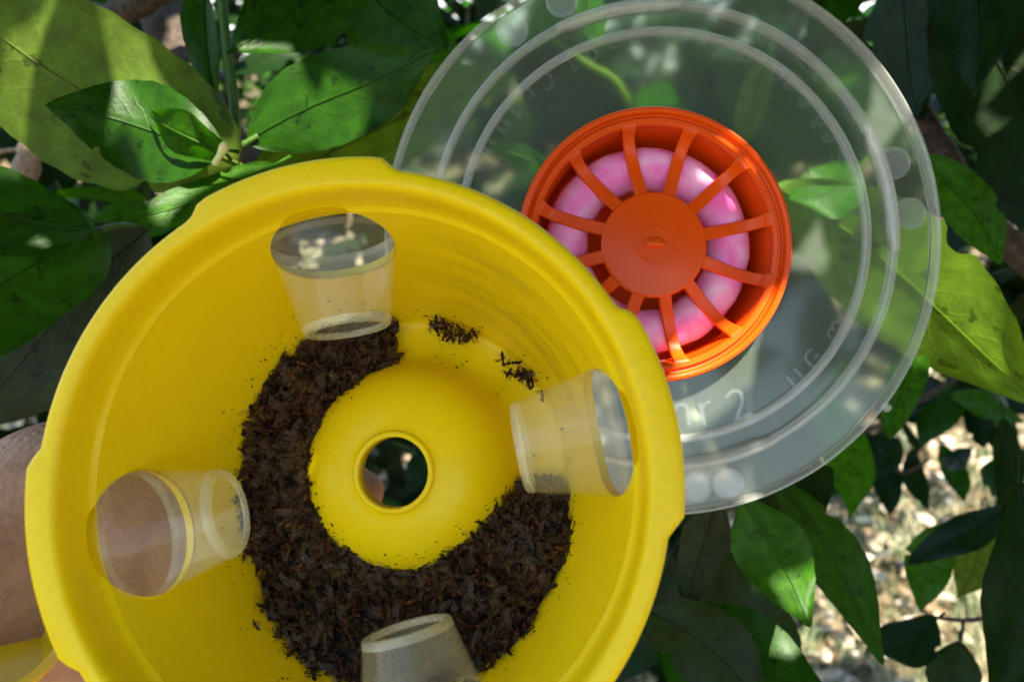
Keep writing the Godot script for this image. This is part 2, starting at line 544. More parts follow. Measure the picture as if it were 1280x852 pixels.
func make_bucket() -> void:
	dirt_noise.frequency = 0.035
	dirt_noise.fractal_octaves = 4
	dirt_noise.seed = 77
	var c := cam_xf * (Vector3(-0.0445, -0.0363, -0.1995) * 0.9)
	var n := cam_dir(Vector3(-0.09, 0.13, 0.9874))
	var ux := cam_dir(Vector3.RIGHT)
	ux = (ux - n * n.dot(ux)).normalized()
	bucket_xf = Transform3D(Basis(ux, n, ux.cross(n)), c)
	var b := thing("trap_bucket", bucket_xf)
	tag(b, "open yellow plastic insect trap bucket with dead flies heaped round its central dome", "bucket")
	var st := begin()
	var base := 0
	# rim, with a wider lug above each entrance
	base = ring_band(st, [Vector2(0.0687, 0.0130), Vector2(0.0690, 0.0126), Vector2(0.0697, 0.0120), Vector2(0.0701, 0.0112), Vector2(0.0706, 0.0060), Vector2(0.0710, 0.0024), Vector2(0.0714, 0.0010), Vector2(0.0721, 0.0002), Vector2(0.0730, 0.0),
		Vector2(0.0747, 0.0), Vector2(0.0758, 0.0004), Vector2(0.0764, 0.0013), Vector2(0.0766, 0.0030), Vector2(0.0766, 0.0056), Vector2(0.0762, 0.0064), Vector2(0.0741, 0.0068), Vector2(0.0730, 0.0072), Vector2(0.0722, 0.0110), Vector2(0.0709, 0.0130)], base, 0.0030)
	# walls, each quarter a sheet with a round hole
	for side in 2:
		for q in 4:
			var a0: float = HOLES[q]
			var prev: float = HOLES[(q + 3) % 4] - (360.0 if q == 0 else 0.0)
			var next: float = HOLES[(q + 1) % 4] + (360.0 if q == 3 else 0.0)
			var d0 := deg_to_rad((prev - a0) * 0.5)
			var d1 := deg_to_rad((next - a0) * 0.5)
			var h0 := 0.027
			var rw := 0.0650
			var rho := 0.0170
			var angles := []
			for k in 128: angles.append(TAU * k / 128.0)
			for corner in [Vector2(d1, 0.077 - h0), Vector2(d0, 0.077 - h0), Vector2(d0, 0.013 - h0), Vector2(d1, 0.013 - h0)]: angles.append(fposmod(Vector2(corner.x * rw, corner.y).angle(), TAU))
			angles.sort()
			var rows := 18
			var pts := []
			var cols := []
			for j in rows + 1:
				var f := pow(float(j) / rows, 1.25)
				for phi in angles:
					var u := Vector2(cos(phi), sin(phi))
					var far := 1e3
					if u.x > 1e-6: far = minf(far, d1 * rw / u.x)
					if u.x < -1e-6: far = minf(far, d0 * rw / u.x)
					if u.y > 1e-6: far = minf(far, (0.077 - h0) / u.y)
					if u.y < -1e-6: far = minf(far, (0.013 - h0) / u.y)
					var p := u * lerpf(rho, far, f)
					var h := h0 + p.y
					var r := wall_r(h) + (0.0022 if side == 1 else 0.0)
					var deg := a0 + rad_to_deg(p.x / rw)
					pts.append(Vector3(cos(deg_to_rad(deg)) * r, -h, -sin(deg_to_rad(deg)) * r))
					cols.append(dirt(deg, h, r))
			base = grid(st, pts, angles.size(), base, true, cols)
			if side == 0:    # the edge of the hole
				var edge := []
				var ec := []
				for j in 2:
					for phi in angles:
						var p2 := Vector2(cos(phi), sin(phi)) * rho
						var h2 := h0 + p2.y
						var r2 := wall_r(h2) + 0.0022 * j
						var a2 := deg_to_rad(a0) + p2.x / rw
						edge.append(Vector3(cos(a2) * r2, -h2, -sin(a2) * r2))
						ec.append(yellow)
				base = grid(st, edge, angles.size(), base, true, ec)
	# floor, dome and the mouth in the middle
	base = ring_band(st, [Vector2(0.0512, 0.077), Vector2(0.0509, 0.0787), Vector2(0.0505, 0.0800), Vector2(0.0495, 0.0808), Vector2(0.0480, 0.0809), Vector2(0.0452, 0.0806), Vector2(0.0418, 0.0797), Vector2(0.0391, 0.0782), Vector2(0.0370, 0.0758), Vector2(0.0353, 0.0728), Vector2(0.0338, 0.0680), Vector2(0.0316, 0.0632), Vector2(0.0286, 0.0588), Vector2(0.0247, 0.0552),
		Vector2(0.0198, 0.0528), Vector2(0.0150, 0.0517), Vector2(0.0128, 0.0512), Vector2(0.0124, 0.0509), Vector2(0.0123, 0.0503), Vector2(0.0120, 0.0499), Vector2(0.0113, 0.0497), Vector2(0.0107, 0.0499), Vector2(0.0105, 0.0504), Vector2(0.0104, 0.0560), Vector2(0.0116, 0.0562), Vector2(0.0118, 0.0534),
		Vector2(0.0150, 0.0538), Vector2(0.0240, 0.0572), Vector2(0.0300, 0.0642), Vector2(0.0334, 0.0722), Vector2(0.0356, 0.0800), Vector2(0.0372, 0.0826), Vector2(0.0505, 0.0830), Vector2(0.0526, 0.0815), Vector2(0.0534, 0.0770)], base)
	obj("body", done(st), M.yellow_plastic, b)
	# the four clear entrance cups
	for a in HOLES:
		var mid := Vector3(cos(deg_to_rad(a)), 0, -sin(deg_to_rad(a)))
		var cup_xf := Transform3D(Basis(Vector3.UP.cross(mid), -mid, Vector3.UP.cross(mid).cross(-mid)).orthonormalized(), mid * 0.0653 + Vector3(0, -0.027, 0))
		var cup := obj("entrance_cup", lathe([Vector2(0.0174, -0.0016), Vector2(0.0172, 0.0004), Vector2(0.0168, 0.0040), Vector2(0.0164, 0.0046), Vector2(0.0122, 0.0232), Vector2(0.0118, 0.0232), Vector2(0.0157, 0.0046), Vector2(0.0161, 0.0038), Vector2(0.0165, 0.0004), Vector2(0.0167, -0.0016)], 72, true), M.clear_cup, b)
		cup.transform = cup_xf
		obj("cup_end", lathe([Vector2(0.0123, 0.0230), Vector2(0.0119, 0.0247), Vector2(0.0114, 0.0251), Vector2(0.0100, 0.0251), Vector2(0.0096, 0.0247), Vector2(0.0096, 0.0241), Vector2(0.0112, 0.0236), Vector2(0.0117, 0.0230)], 72, true), M.cup_edge, cup)
		obj("cup_flange", lathe([Vector2(0.0181, -0.0014), Vector2(0.0183, -0.0006), Vector2(0.0178, 0.0001), Vector2(0.0173, 0.0003), Vector2(0.0173, -0.0018), Vector2(0.0180, -0.0020)], 72, true), M.clear_cup, cup)

# ------------------------------------------------------------------ dead flies
func ball(st: SurfaceTool, mid: Vector3, size: Vector3, c: Color, base: int, rings := 4, segs := 6, stripe := Color(0, 0, 0, 0)) -> int:
	var pts := []
	var cols := []
	for i in rings + 1:
		var a := PI * i / rings
		for s in segs:
			var b := TAU * s / segs
			pts.append(mid + Vector3(cos(a) * size.x, sin(a) * cos(b) * size.y, sin(a) * sin(b) * size.z))
			cols.append(stripe if stripe.a > 0.0 and i % 2 == 1 else c)
	return grid(st, pts, segs, base, true, cols)

func fly_mesh(v: int) -> ArrayMesh:
	var r := RandomNumberGenerator.new()
	r.seed = 900 + v
	var st := begin()
	var tone: Color = [Color(0.040, 0.019, 0.007), Color(0.022, 0.011, 0.005), Color(0.13, 0.050, 0.010), Color(0.040, 0.027, 0.012), Color(0.013, 0.008, 0.005)][v % 5]
	var pale := tone * 1.9
	pale.a = 1.0
	var s := 1.0
	var b := 0
	b = ball(st, Vector3(0.0, 0.0, 0.0), Vector3(0.00105, 0.00066, 0.0007) * s, tone, b)
	b = ball(st, Vector3(0.00165, 0.0001, 0.0), Vector3(0.00055, 0.00062, 0.0007) * s, Color(0.10, 0.035, 0.02), b)
	b = ball(st, Vector3(-0.0019, -0.0001 - r.randf() * 0.0004, 0.0), Vector3(0.00145, 0.00056, 0.00064) * s, tone, b, 6, 6, pale)
	for k in 6:      # bent legs
		var z := 1.0 if k % 2 == 0 else -1.0
		var x := 0.0006 - (k / 2) * 0.0006
		var p := Vector3(x, -0.0004, z * 0.0006)
		var knee := p + Vector3(r.randf_range(-0.0006, 0.0006), 0.0002, z * r.randf_range(0.0009, 0.0016))
		var foot := knee + Vector3(r.randf_range(-0.0008, 0.0008), -r.randf_range(0.0008, 0.0018), z * r.randf_range(-0.0003, 0.0010))
		st.set_color(tone)
		b = tube_c(st, [p, knee, foot], 0.00014, b, tone)
	st.generate_normals()
	var m := st.commit()
	m.surface_set_material(0, M.fly_body)
	var w := begin()
	var wb := 0
	for z in [-1.0, 1.0]:
		var spread := r.randf_range(0.25, 0.95)
		var d := Vector3(-cos(spread), r.randf_range(-0.05, 0.35), z * sin(spread)).normalized()
		var e := d.cross(Vector3(0, 1, 0.2 * z)).normalized()
		var o := Vector3(0.0002, 0.0006, z * 0.0004)
		var pts := []
		for i in 4:
			var t := i / 3.0
			var half := 0.00092 * sin(PI * (0.12 + 0.80 * t))
			for j in 2: pts.append(o + d * 0.0047 * t + e * half * (2.0 * j - 1.0) + Vector3(0, 0.00025 * sin(t * 3.0), 0))
		wb = grid(w, pts, 2, wb)
	w.generate_normals()
	w.commit(m)
	m.surface_set_material(1, M.fly_wing)
	return m

func tube_c(st: SurfaceTool, path: Array, r: float, base: int, c: Color) -> int:
	var pts := []
	var cols := []
	for i in path.size():
		for s in 3:
			var a := TAU * s / 3
			pts.append(path[i] + Vector3(cos(a), sin(a) * 0.6, sin(a)) * r)
			cols.append(c)
	return grid(st, pts, 3, base, true, cols)

func dome_r(z: float) -> float:      # radius of the dome at height z above the floor
	var keys := [Vector2(0.0, 0.0470), Vector2(0.0013, 0.0418), Vector2(0.0028, 0.0391), Vector2(0.0052, 0.0370), Vector2(0.0082, 0.0353), Vector2(0.0130, 0.0338), Vector2(0.0178, 0.0316), Vector2(0.0222, 0.0286), Vector2(0.0258, 0.0247)]
	for i in keys.size() - 1:
		if z <= keys[i + 1].x: return lerpf(keys[i].y, keys[i + 1].y, (z - keys[i].x) / (keys[i + 1].x - keys[i].x))
	return 0.024

# height of the heap over the floor: x where it lies on the dome, y where it lies on the wall (it has slid towards the lower side)
func pile_z(deg: float) -> Vector2:
	var keys := [[95.0, 0.000, 0.000], [103.0, 0.010, 0.009], [120.0, 0.0165, 0.0135], [150.0, 0.0180, 0.0150], [190.0, 0.0192, 0.0150], [215.0, 0.0195, 0.0185], [233.0, 0.0196, 0.0280], [252.0, 0.0198, 0.0350], [285.0, 0.0198, 0.0385], [308.0, 0.0205, 0.0360], [328.0, 0.0190, 0.0270], [341.0, 0.0165, 0.0190], [351.0, 0.0090, 0.0100], [358.0, 0.000, 0.000], [392.0, 0.000, 0.000]]
	for i in keys.size() - 1:
		if deg >= keys[i][0] and deg <= keys[i + 1][0]:
			var t := smoothstep(0.0, 1.0, (deg - keys[i][0]) / (keys[i + 1][0] - keys[i][0]))
			return Vector2(lerpf(keys[i][1], keys[i + 1][1], t), lerpf(keys[i][2], keys[i + 1][2], t))
	return Vector2.ZERO

func pile_point(deg: float, u: float) -> Vector3:
	var zz := pile_z(deg)
	var rough := smoothstep(0.0, 0.006, zz.x)
	zz.x = maxf(0.0, zz.x + 0.0030 * dirt_noise.get_noise_3d(deg * 5.0, 40.0, 1.0) * rough)
	zz.y = maxf(0.0, zz.y + 0.0050 * dirt_noise.get_noise_3d(deg * 5.0, 90.0, 7.0) * rough)
	var z := lerpf(zz.x, zz.y, u) - 0.0035 * sin(PI * u) * rough
	z += 0.0026 * dirt_noise.get_noise_3d(deg * 4.0, u * 70.0, 5.0) * rough
	z = maxf(z, 0.0)
	var inner := dome_r(zz.x)
	var outer := wall_r(BH - zz.y) - 0.0004
	return BK(deg, lerpf(inner, outer, u), BH - z)

func make_flies() -> void:
	var up := bucket_xf.basis.y
	var st := begin()
	var pts := []
	var cols := 15
	for i in 150:
		var deg := lerpf(96.0, 357.5, i / 149.0)
		for j in cols: pts.append(pile_point(deg, j / float(cols - 1)) - up * 0.0016)
	grid(st, pts, cols, 0)
	var meshes := []
	for v in 10: meshes.append(fly_mesh(v))
	var heap := obj("fly_remains", done(st), M.fly_heap)
	tag(heap, "dark crumbled mass of fly remains filling the channel round the yellow dome", "insect remains", "", "stuff")
	rng.seed = 4242
	var spots := []
	var tries := 0
	while spots.size() < 1800 and tries < 20000:
		tries += 1
		var deg := rng.randf_range(100.0, 388.0)
		if pile_z(deg).x < 0.0018 + rng.randf() * 0.004: continue
		var u := rng.randf_range(-0.03, 1.03)
		var p := pile_point(deg, u) + up * rng.randf_range(-0.0012, 0.0022)
		spots.append(p)
	var group := "dead flies in the big heap in the yellow bucket"
	var xfs := []
	for i in spots.size():
		var bs := Basis(up.cross(Vector3(0.3, 0.2, 0.9)).normalized(), up, up.cross(Vector3(0.3, 0.2, 0.9)).normalized().cross(up))
		bs = bs.rotated(up, rng.randf() * TAU)
		bs = bs.rotated(bs.x.normalized(), rng.randf_range(-PI, PI) * rng.randf()).rotated(bs.z.normalized(), rng.randf_range(-0.7, 0.7))
		var k := rng.randf_range(0.75, 1.3)
		var xf := Transform3D(bs.scaled(Vector3(k, k, k)), spots[i])
		if i < 262:
			var o := obj("dead_fly", meshes[i % 10], null)
			o.transform = xf
			var where := fposmod(rad_to_deg(atan2(-(bucket_xf.affine_inverse() * spots[i]).z, (bucket_xf.affine_inverse() * spots[i]).x)), 360.0)
			var place := "under the upper cup"
			for w in [[118.0, "between upper and left cup"], [165.0, "beside the left cup"], [215.0, "below the left cup"], [250.0, "left of the bottom cup"], [270.0, "above the bottom cup"], [300.0, "right of the bottom cup"], [330.0, "below the right cup"], [352.0, "behind the right cup"]]:
				if where >= w[0]: place = w[1]
			var side := ", near the dome" if Vector2((bucket_xf.affine_inverse() * spots[i]).x, (bucket_xf.affine_inverse() * spots[i]).z).length() < 0.046 else ", near the wall"
			tag(o, "dead %s fly in heap %s%s" % [["dark brown", "blackish brown", "orange brown", "grey brown", "almost black"][i % 10 % 5], place, side], "fly", group)
		else:
			xfs.append(xf)
	for v in 10:
		var mine := []
		for i in xfs.size():
			if i % 10 == v: mine.append(xfs[i])
		# body and wings of the rest of the heap, too many to pick apart
		var parts: Mesh = meshes[v]
		for s in 2:
			var one := ArrayMesh.new()
			one.add_surface_from_arrays(Mesh.PRIMITIVE_TRIANGLES, parts.surface_get_arrays(s))
			multi("fly_bodies" if s == 0 else "fly_wings", one, M.fly_body if s == 0 else M.fly_wing, mine, [])
			tag(get_child(get_child_count() - 1), "tangle of dead flies deep in the heap round the dome", "insect remains", "insect remains in the heap", "stuff")
	# crumbs of legs and dust along the edge of the heap
	var cs := begin()
	ball(cs, Vector3.ZERO, Vector3(1.0, 0.35, 0.6), Color(0.030, 0.017, 0.008), 0, 3, 5)
	var crumb := done(cs)
	var cx := []
	while cx.size() < 420:
		var deg := rng.randf_range(60.0, 405.0)
		var p: Vector3
		if rng.randf() < 0.6:
			var h := BH - pile_z(deg).y - 0.003 - absf(rng.randfn()) * 0.006
			if h < 0.016 or h > 0.076: continue
			var near_hole := false
			for a in HOLES:
				if Vector2(angle_difference(deg_to_rad(deg), deg_to_rad(a)) * 0.065, h - 0.027).length() < 0.0185: near_hole = true
			if near_hole: continue
			p = BK(deg, wall_r(h) - 0.0001, h)
		else:
			var z := minf(pile_z(deg).x + 0.002 + absf(rng.randfn()) * 0.003, 0.026)
			p = BK(deg, dome_r(z) + 0.0001, BH - z)
		var k := 0.00012 + 0.00040 * pow(rng.randf(), 3.0)
		cx.append(Transform3D(Basis(up, rng.randf() * TAU).scaled(Vector3(k * rng.randf_range(1.0, 2.6), k, k)), p))
	tag(multi("fly_crumbs", crumb, M.fly_body, cx, []), "dark crumbs of legs and dust along the edges of the fly heap", "insect remains", "", "stuff")
	# small clumps and strays
	var clumps := [[78.0, 5.0, 0.0475, 14, "%s dead fly in the small clump above the dome by the upper cup", "dead flies in the clump above the dome"], [70.0, 4.0, 0.0475, 8, "%s dead fly in the small clump above the dome by the upper cup", "dead flies in the clump above the dome"], [41.0, 5.5, 0.0475, 17, "%s dead fly in the thin clump by the upper edge of the right cup", "dead flies in the clump by the right cup"]]
	for cl in clumps:
		for i in cl[3]:
			var deg: float = cl[0] + rng.randfn() * cl[1] * 0.7
			var p := BK(deg, cl[2] + rng.randf_range(-0.0022, 0.0026), BH - 0.0052 - rng.randf() * 0.002)
			var bs := Basis(up.cross(Vector3(0.3, 0.2, 0.9)).normalized(), up, up.cross(Vector3(0.3, 0.2, 0.9)).normalized().cross(up)).rotated(up, rng.randf() * TAU)
			bs = bs.rotated(bs.x, rng.randf_range(-2.5, 2.5)).rotated(bs.z.normalized(), rng.randf_range(-0.8, 0.8))
			var kind := rng.randi() % 10
			var o := obj("dead_fly", meshes[kind], null)
			var k := rng.randf_range(0.75, 1.0)
			o.transform = Transform3D(bs.scaled(Vector3(k, k, k)), p)
			tag(o, cl[4] % ["dark brown", "blackish brown", "orange brown", "grey brown", "almost black"][kind % 5], "fly", cl[5])
	for s in [[228.0, 0.047, 0.6, "single tiny dead fly on bare yellow wall below the left cup"], [252.5, 0.030, 0.8, "single dead fly lying on the yellow wall left of the bottom cup"]]:
		var h: float = s[1]
		var p := BK(s[0], wall_r(h) - 0.0008, h)
		var bs := Basis(up.cross(Vector3(0.3, 0.2, 0.9)).normalized(), up, up.cross(Vector3(0.3, 0.2, 0.9)).normalized().cross(up)).rotated(up, 1.1)
		var o := obj("dead_fly", meshes[4], null)
		o.transform = Transform3D(bs.scaled(Vector3.ONE * s[2]), p)
		tag(o, s[3], "fly")

# ------------------------------------------------------------------ the clear lid
var lid_xf: Transform3D

func arc_solid(profile: Array, a0: float, a1: float, steps: int, swell: float) -> ArrayMesh:   # a piece of ring, thickening inwards in its middle
	var st := begin()
	var pts := []
	for i in steps + 1:
		var t := float(i) / steps
		var a := deg_to_rad(lerpf(a0, a1, t))
		var g := swell * smoothstep(0.0, 0.16, t) * (1.0 - smoothstep(0.84, 1.0, t))
		for p in profile:
			var r: float = p.x - (g if p.x < 0.0805 else 0.0)
			pts.append(Vector3(cos(a) * r, p.y, -sin(a) * r))
	grid(st, pts, profile.size(), 0, true)
	return done(st)

func make_lid() -> void:
	var c := cam_xf * (Vector3(0.0477, 0.0332, -0.2415) * (0.277 / 0.2415))
	var n := cam_dir(Vector3(0.030, 0.020, 0.9993))
	var ux := cam_dir(Vector3.RIGHT)
	ux = (ux - n * n.dot(ux)).normalized()
	lid_xf = Transform3D(Basis(ux, n, ux.cross(n)).scaled(Vector3.ONE * 1.0200), c)
	var l := thing("trap_cover", lid_xf)
	tag(l, "round clear plastic trap cover behind the yellow bucket, raised mirrored lettering round it", "cover")
	obj("disc", lathe([Vector2(0.0440, 0.0), Vector2(0.0440, 0.0012), Vector2(0.0700, 0.0012), Vector2(0.0702, 0.0012), Vector2(0.0732, 0.0012), Vector2(0.0796, 0.0012), Vector2(0.0826, 0.0012), Vector2(0.0955, 0.0012), Vector2(0.0955, 0.0), Vector2(0.0826, 0.0), Vector2(0.0732, 0.0)], 160, true), M.clear_lid, l)
	obj("outer_lip", lathe([Vector2(0.0955, -0.0004), Vector2(0.0957, 0.0016), Vector2(0.0962, 0.0040), Vector2(0.0968, 0.0045), Vector2(0.0974, 0.0045), Vector2(0.0978, 0.0038), Vector2(0.0977, -0.0002), Vector2(0.0972, -0.0009), Vector2(0.0962, -0.0009)], 192, true), M.lid_ridge, l)
	obj("sealing_ridge", lathe([Vector2(0.0703, 0.0014), Vector2(0.0705, 0.0034), Vector2(0.0711, 0.0040), Vector2(0.0724, 0.0040), Vector2(0.0730, 0.0034), Vector2(0.0732, 0.0014)], 160, true), M.lid_ridge, l)
	obj("sealing_ridge", lathe([Vector2(0.0797, 0.0014), Vector2(0.0799, 0.0046), Vector2(0.0804, 0.0052), Vector2(0.0816, 0.0052), Vector2(0.0822, 0.0046), Vector2(0.0824, 0.0014)], 160, true), M.lid_ridge, l)
	for a in [12.0, 102.0, 192.0, 282.0]:
		obj("clip_ridge", arc_solid([Vector2(0.0798, 0.0016), Vector2(0.0800, 0.0058), Vector2(0.0806, 0.0062), Vector2(0.0818, 0.0062), Vector2(0.0824, 0.0050), Vector2(0.0824, 0.0016)], a - 16.0, a + 16.0, 30, 0.0016), M.lid_ridge, l)
	# round moulding marks near the edge
	for q in [[1115, 205], [1135, 268], [908, 603], [868, 608], [702, 4], [640, 40], [522, 400]]:
		var p := plane_point(q[0], q[1], lid_xf)
		var o := obj("moulding_mark", lathe([Vector2(0.0001, 0.0016), Vector2(0.0049, 0.0016), Vector2(0.0051, 0.0021), Vector2(0.0054, 0.0024), Vector2(0.0057, 0.0021), Vector2(0.0058, 0.0013), Vector2(0.0001, 0.0013)], 40, true), M.lid_dot, l)
		o.position = Vector3(p.x, 0.0, p.z)
	# a drop of moulded plastic on the edge
	var tab := obj("moulding_nib", lathe([Vector2(0.0001, 0.0), Vector2(0.0014, 0.0003), Vector2(0.0017, 0.0012), Vector2(0.0012, 0.0024), Vector2(0.0001, 0.0028)], 20), M.lid_ridge, l)
	var tp := plane_point(1107, 509, lid_xf)
	tab.position = Vector3(tp.x, -0.0004, tp.z)
	# raised lettering, seen from its back
	var font := SystemFont.new()
	font.font_names = PackedStringArray(["Droid Sans"])
	var letters := [["w", 843, 46], ["w", 866, 48], ["w", 890, 55], [".", 908, 62], ["b", 930, 74], ["i", 950, 84], ["o", 968, 97], ["g", 985, 108], ["e", 1003, 131], ["a", 1018, 156], ["e", 1032, 174], ["s", 1044, 200], ["t", 1050, 219], ["i", 1058, 240], ["p", 1065, 262], ["s", 1067, 303], [".", 1068, 328], ["c", 1065, 352], ["o", 1056, 380], ["m", 1041, 412],
		["G", 1015, 449], ["U", 994, 474], ["b", 792, 48], ["9", 766, 52], ["9", 738, 66], ["1", 714, 80], ["C", 682, 101], ["r", 662, 118], ["1", 642, 140], ["n", 630, 160], ["n", 614, 185], ["u", 602, 206]]
	for q in letters: letter(l, font, q[0], q[1], q[2], 0.0068)
	for q in [["2", 922, 505], ["r", 880, 512], ["n", 850, 514]]: letter(l, font, q[0], q[1], q[2], 0.0108)

func plane_point(px: float, py: float, xf: Transform3D) -> Vector3:     # where a sight line meets the lid, in the lid's own axes
	var d := at(px, py, 1.0) - CAM_POS
	var n := xf.basis.y
	var t := n.dot(xf.origin - CAM_POS) / n.dot(d)
	return xf.affine_inverse() * (CAM_POS + d * t)

func letter(l: Node3D, font: Font, what: String, px: float, py: float, size: float) -> void:
	var p := plane_point(px, py, lid_xf)
	p.y = 0.0
	var inward := -p.normalized()
	var tm := TextMesh.new()
	tm.text = what
	tm.font = font
	tm.font_size = 64
	tm.pixel_size = size / 46.0
	tm.depth = 0.0005
	tm.curve_step = 2.0
	var right := inward.cross(Vector3.UP)       # reads the other way round: the lettering is for the far side
	var o := obj("letter", tm, M.lid_letter, l)
	o.transform = Transform3D(Basis(right, inward, Vector3.DOWN), p + Vector3(0, 0.0016, 0))

# ------------------------------------------------------------------ orange basket and pink ring
func make_basket() -> void:
	var xf := lid_xf
	xf.origin = xf * plane_point(813, 309, lid_xf)
	xf.basis = xf.basis.scaled(Vector3.ONE * 1.04)
	var b := thing("attractant_basket", xf)
	tag(b, "orange plastic basket of twelve curved ribs set in the middle of the clear lid", "basket")
	obj("ring", lathe([Vector2(0.0392, 0.0062), Vector2(0.0396, 0.0078), Vector2(0.0404, 0.0086), Vector2(0.0414, 0.0087), Vector2(0.0420, 0.0080), Vector2(0.0424, 0.0074), Vector2(0.0428, 0.0076), Vector2(0.0434, 0.0092), Vector2(0.0442, 0.0097), Vector2(0.0450, 0.0094), Vector2(0.0455, 0.0084), Vector2(0.0455, 0.0018), Vector2(0.0450, 0.0014), Vector2(0.0402, 0.0014), Vector2(0.0398, 0.0014), Vector2(0.0392, 0.0040)], 128, true), M.orange_plastic, b)
	obj("cup_wall", lathe([Vector2(0.0391, 0.0066), Vector2(0.0386, -0.0090), Vector2(0.0374, -0.0135), Vector2(0.0345, -0.0148), Vector2(0.0, -0.0148), Vector2(0.0, -0.0163), Vector2(0.0350, -0.0163), Vector2(0.0388, -0.0138), Vector2(0.0398, -0.0040), Vector2(0.0400, 0.0012), Vector2(0.0400, 0.0066)], 96), M.orange_plastic, b)
	for k in 12:
		var a := deg_to_rad(12.5 + 30.0 * k)
		var d := Vector3(cos(a), 0, -sin(a))
		var t := Vector3(-sin(a), 0, -cos(a))
		var st := begin()
		var pts := []
		var prof := [Vector2(0.0402, 0.0076), Vector2(0.0390, 0.0074), Vector2(0.0382, 0.0058), Vector2(0.0372, 0.0042), Vector2(0.0354, 0.0026), Vector2(0.0322, 0.0016), Vector2(0.0282, 0.0016), Vector2(0.0240, 0.0024), Vector2(0.0202, 0.0038), Vector2(0.0168, 0.0050), Vector2(0.0140, 0.0055)]
		for i in prof.size():
			var f := float(i) / (prof.size() - 1)
			var hw := lerpf(0.0018, 0.0022, f) + 0.0012 * pow(1.0 - f, 6.0)
			var th := 0.0016
			var p: Vector3 = d * prof[i].x + Vector3(0, prof[i].y, 0)
			for q in [Vector2(-1, -0.8), Vector2(-1, 0.25), Vector2(-0.82, 0.5), Vector2(0.82, 0.5), Vector2(1, 0.25), Vector2(1, -0.8)]:
				pts.append(p + t * q.x * hw + Vector3(0, q.y * th, 0))
		var rb := 0
		for e in 6:
			st.set_smooth_group(e + 1)
			var strip := []
			for i in prof.size():
				strip.append(pts[i * 6 + e])
				strip.append(pts[i * 6 + (e + 1) % 6])
			rb = grid(st, strip, 2, rb)
		obj("rib", done(st), M.orange_plastic, b)
	var hub := obj("hub", lathe([Vector2(0.0, 0.0078), Vector2(0.0060, 0.0077), Vector2(0.0063, 0.0075), Vector2(0.0115, 0.0072), Vector2(0.0118, 0.0071), Vector2(0.0155, 0.0068), Vector2(0.0170, 0.0065), Vector2(0.0176, 0.0059), Vector2(0.0175, 0.0046), Vector2(0.0, 0.0042)], 72), M.orange_plastic, b)
	var nub := begin()
	var np := []
	for i in 7:
		var v := i / 6.0
		for s in 28:
			var a := TAU * s / 28
			var k := 1.0 if v < 0.3 else cos((v - 0.3) / 0.7 * PI * 0.5)
			np.append(Vector3(cos(a) * 0.0034 * k, 0.0072 + 0.0022 * sin(v * PI * 0.5), -sin(a) * 0.0023 * k * (1.0 if sin(a) > 0 else 0.55)))
	grid(nub, np, 28, 0, true)
	obj("nub", done(nub), M.orange_plastic, hub)
	# the pink dispenser ring lies in the basket, behind the ribs
	var pst := begin()
	var pts := []
	var n := FastNoiseLite.new()
	n.frequency = 1.0
	n.seed = 4
	for i in 160:
		var a := TAU * i / 160
		var d := Vector3(cos(a), 0, -sin(a))
		var swell := 1.0 + 0.02 * sin(a * 12.0 + 1.2) + 0.05 * n.get_noise_2d(cos(a) * 3.0, sin(a) * 3.0)
		for s in 20:
			var q := TAU * s / 20
			var rr := 0.0074 * swell * (1.0 + 0.025 * n.get_noise_3d(cos(a) * 9.0, sin(a) * 9.0, q * 1.5))
			pts.append(d * (0.0281 + 0.0003 * sin(a * 3.0) + cos(q) * rr) + Vector3(0, -0.0054 + sin(q) * rr * 0.9, 0))
	grid_torus(pst, pts, 160, 20)
	var ring := obj("dispenser_ring", done(pst), M.pink_attractant)
	ring.transform = xf
	tag(ring, "pink and white mottled ring of attractant lying behind the orange ribs", "attractant")

func grid_torus(st: SurfaceTool, pts: Array, rows: int, cols: int) -> void:
	for p in pts: st.add_vertex(p)
	for r in rows:
		for c in cols:
			var a := r * cols + c
			var b := r * cols + (c + 1) % cols
			var d := ((r + 1) % rows) * cols + c
			var e := ((r + 1) % rows) * cols + (c + 1) % cols
			for k in [a, d, b, b, d, e]: st.add_index(k)

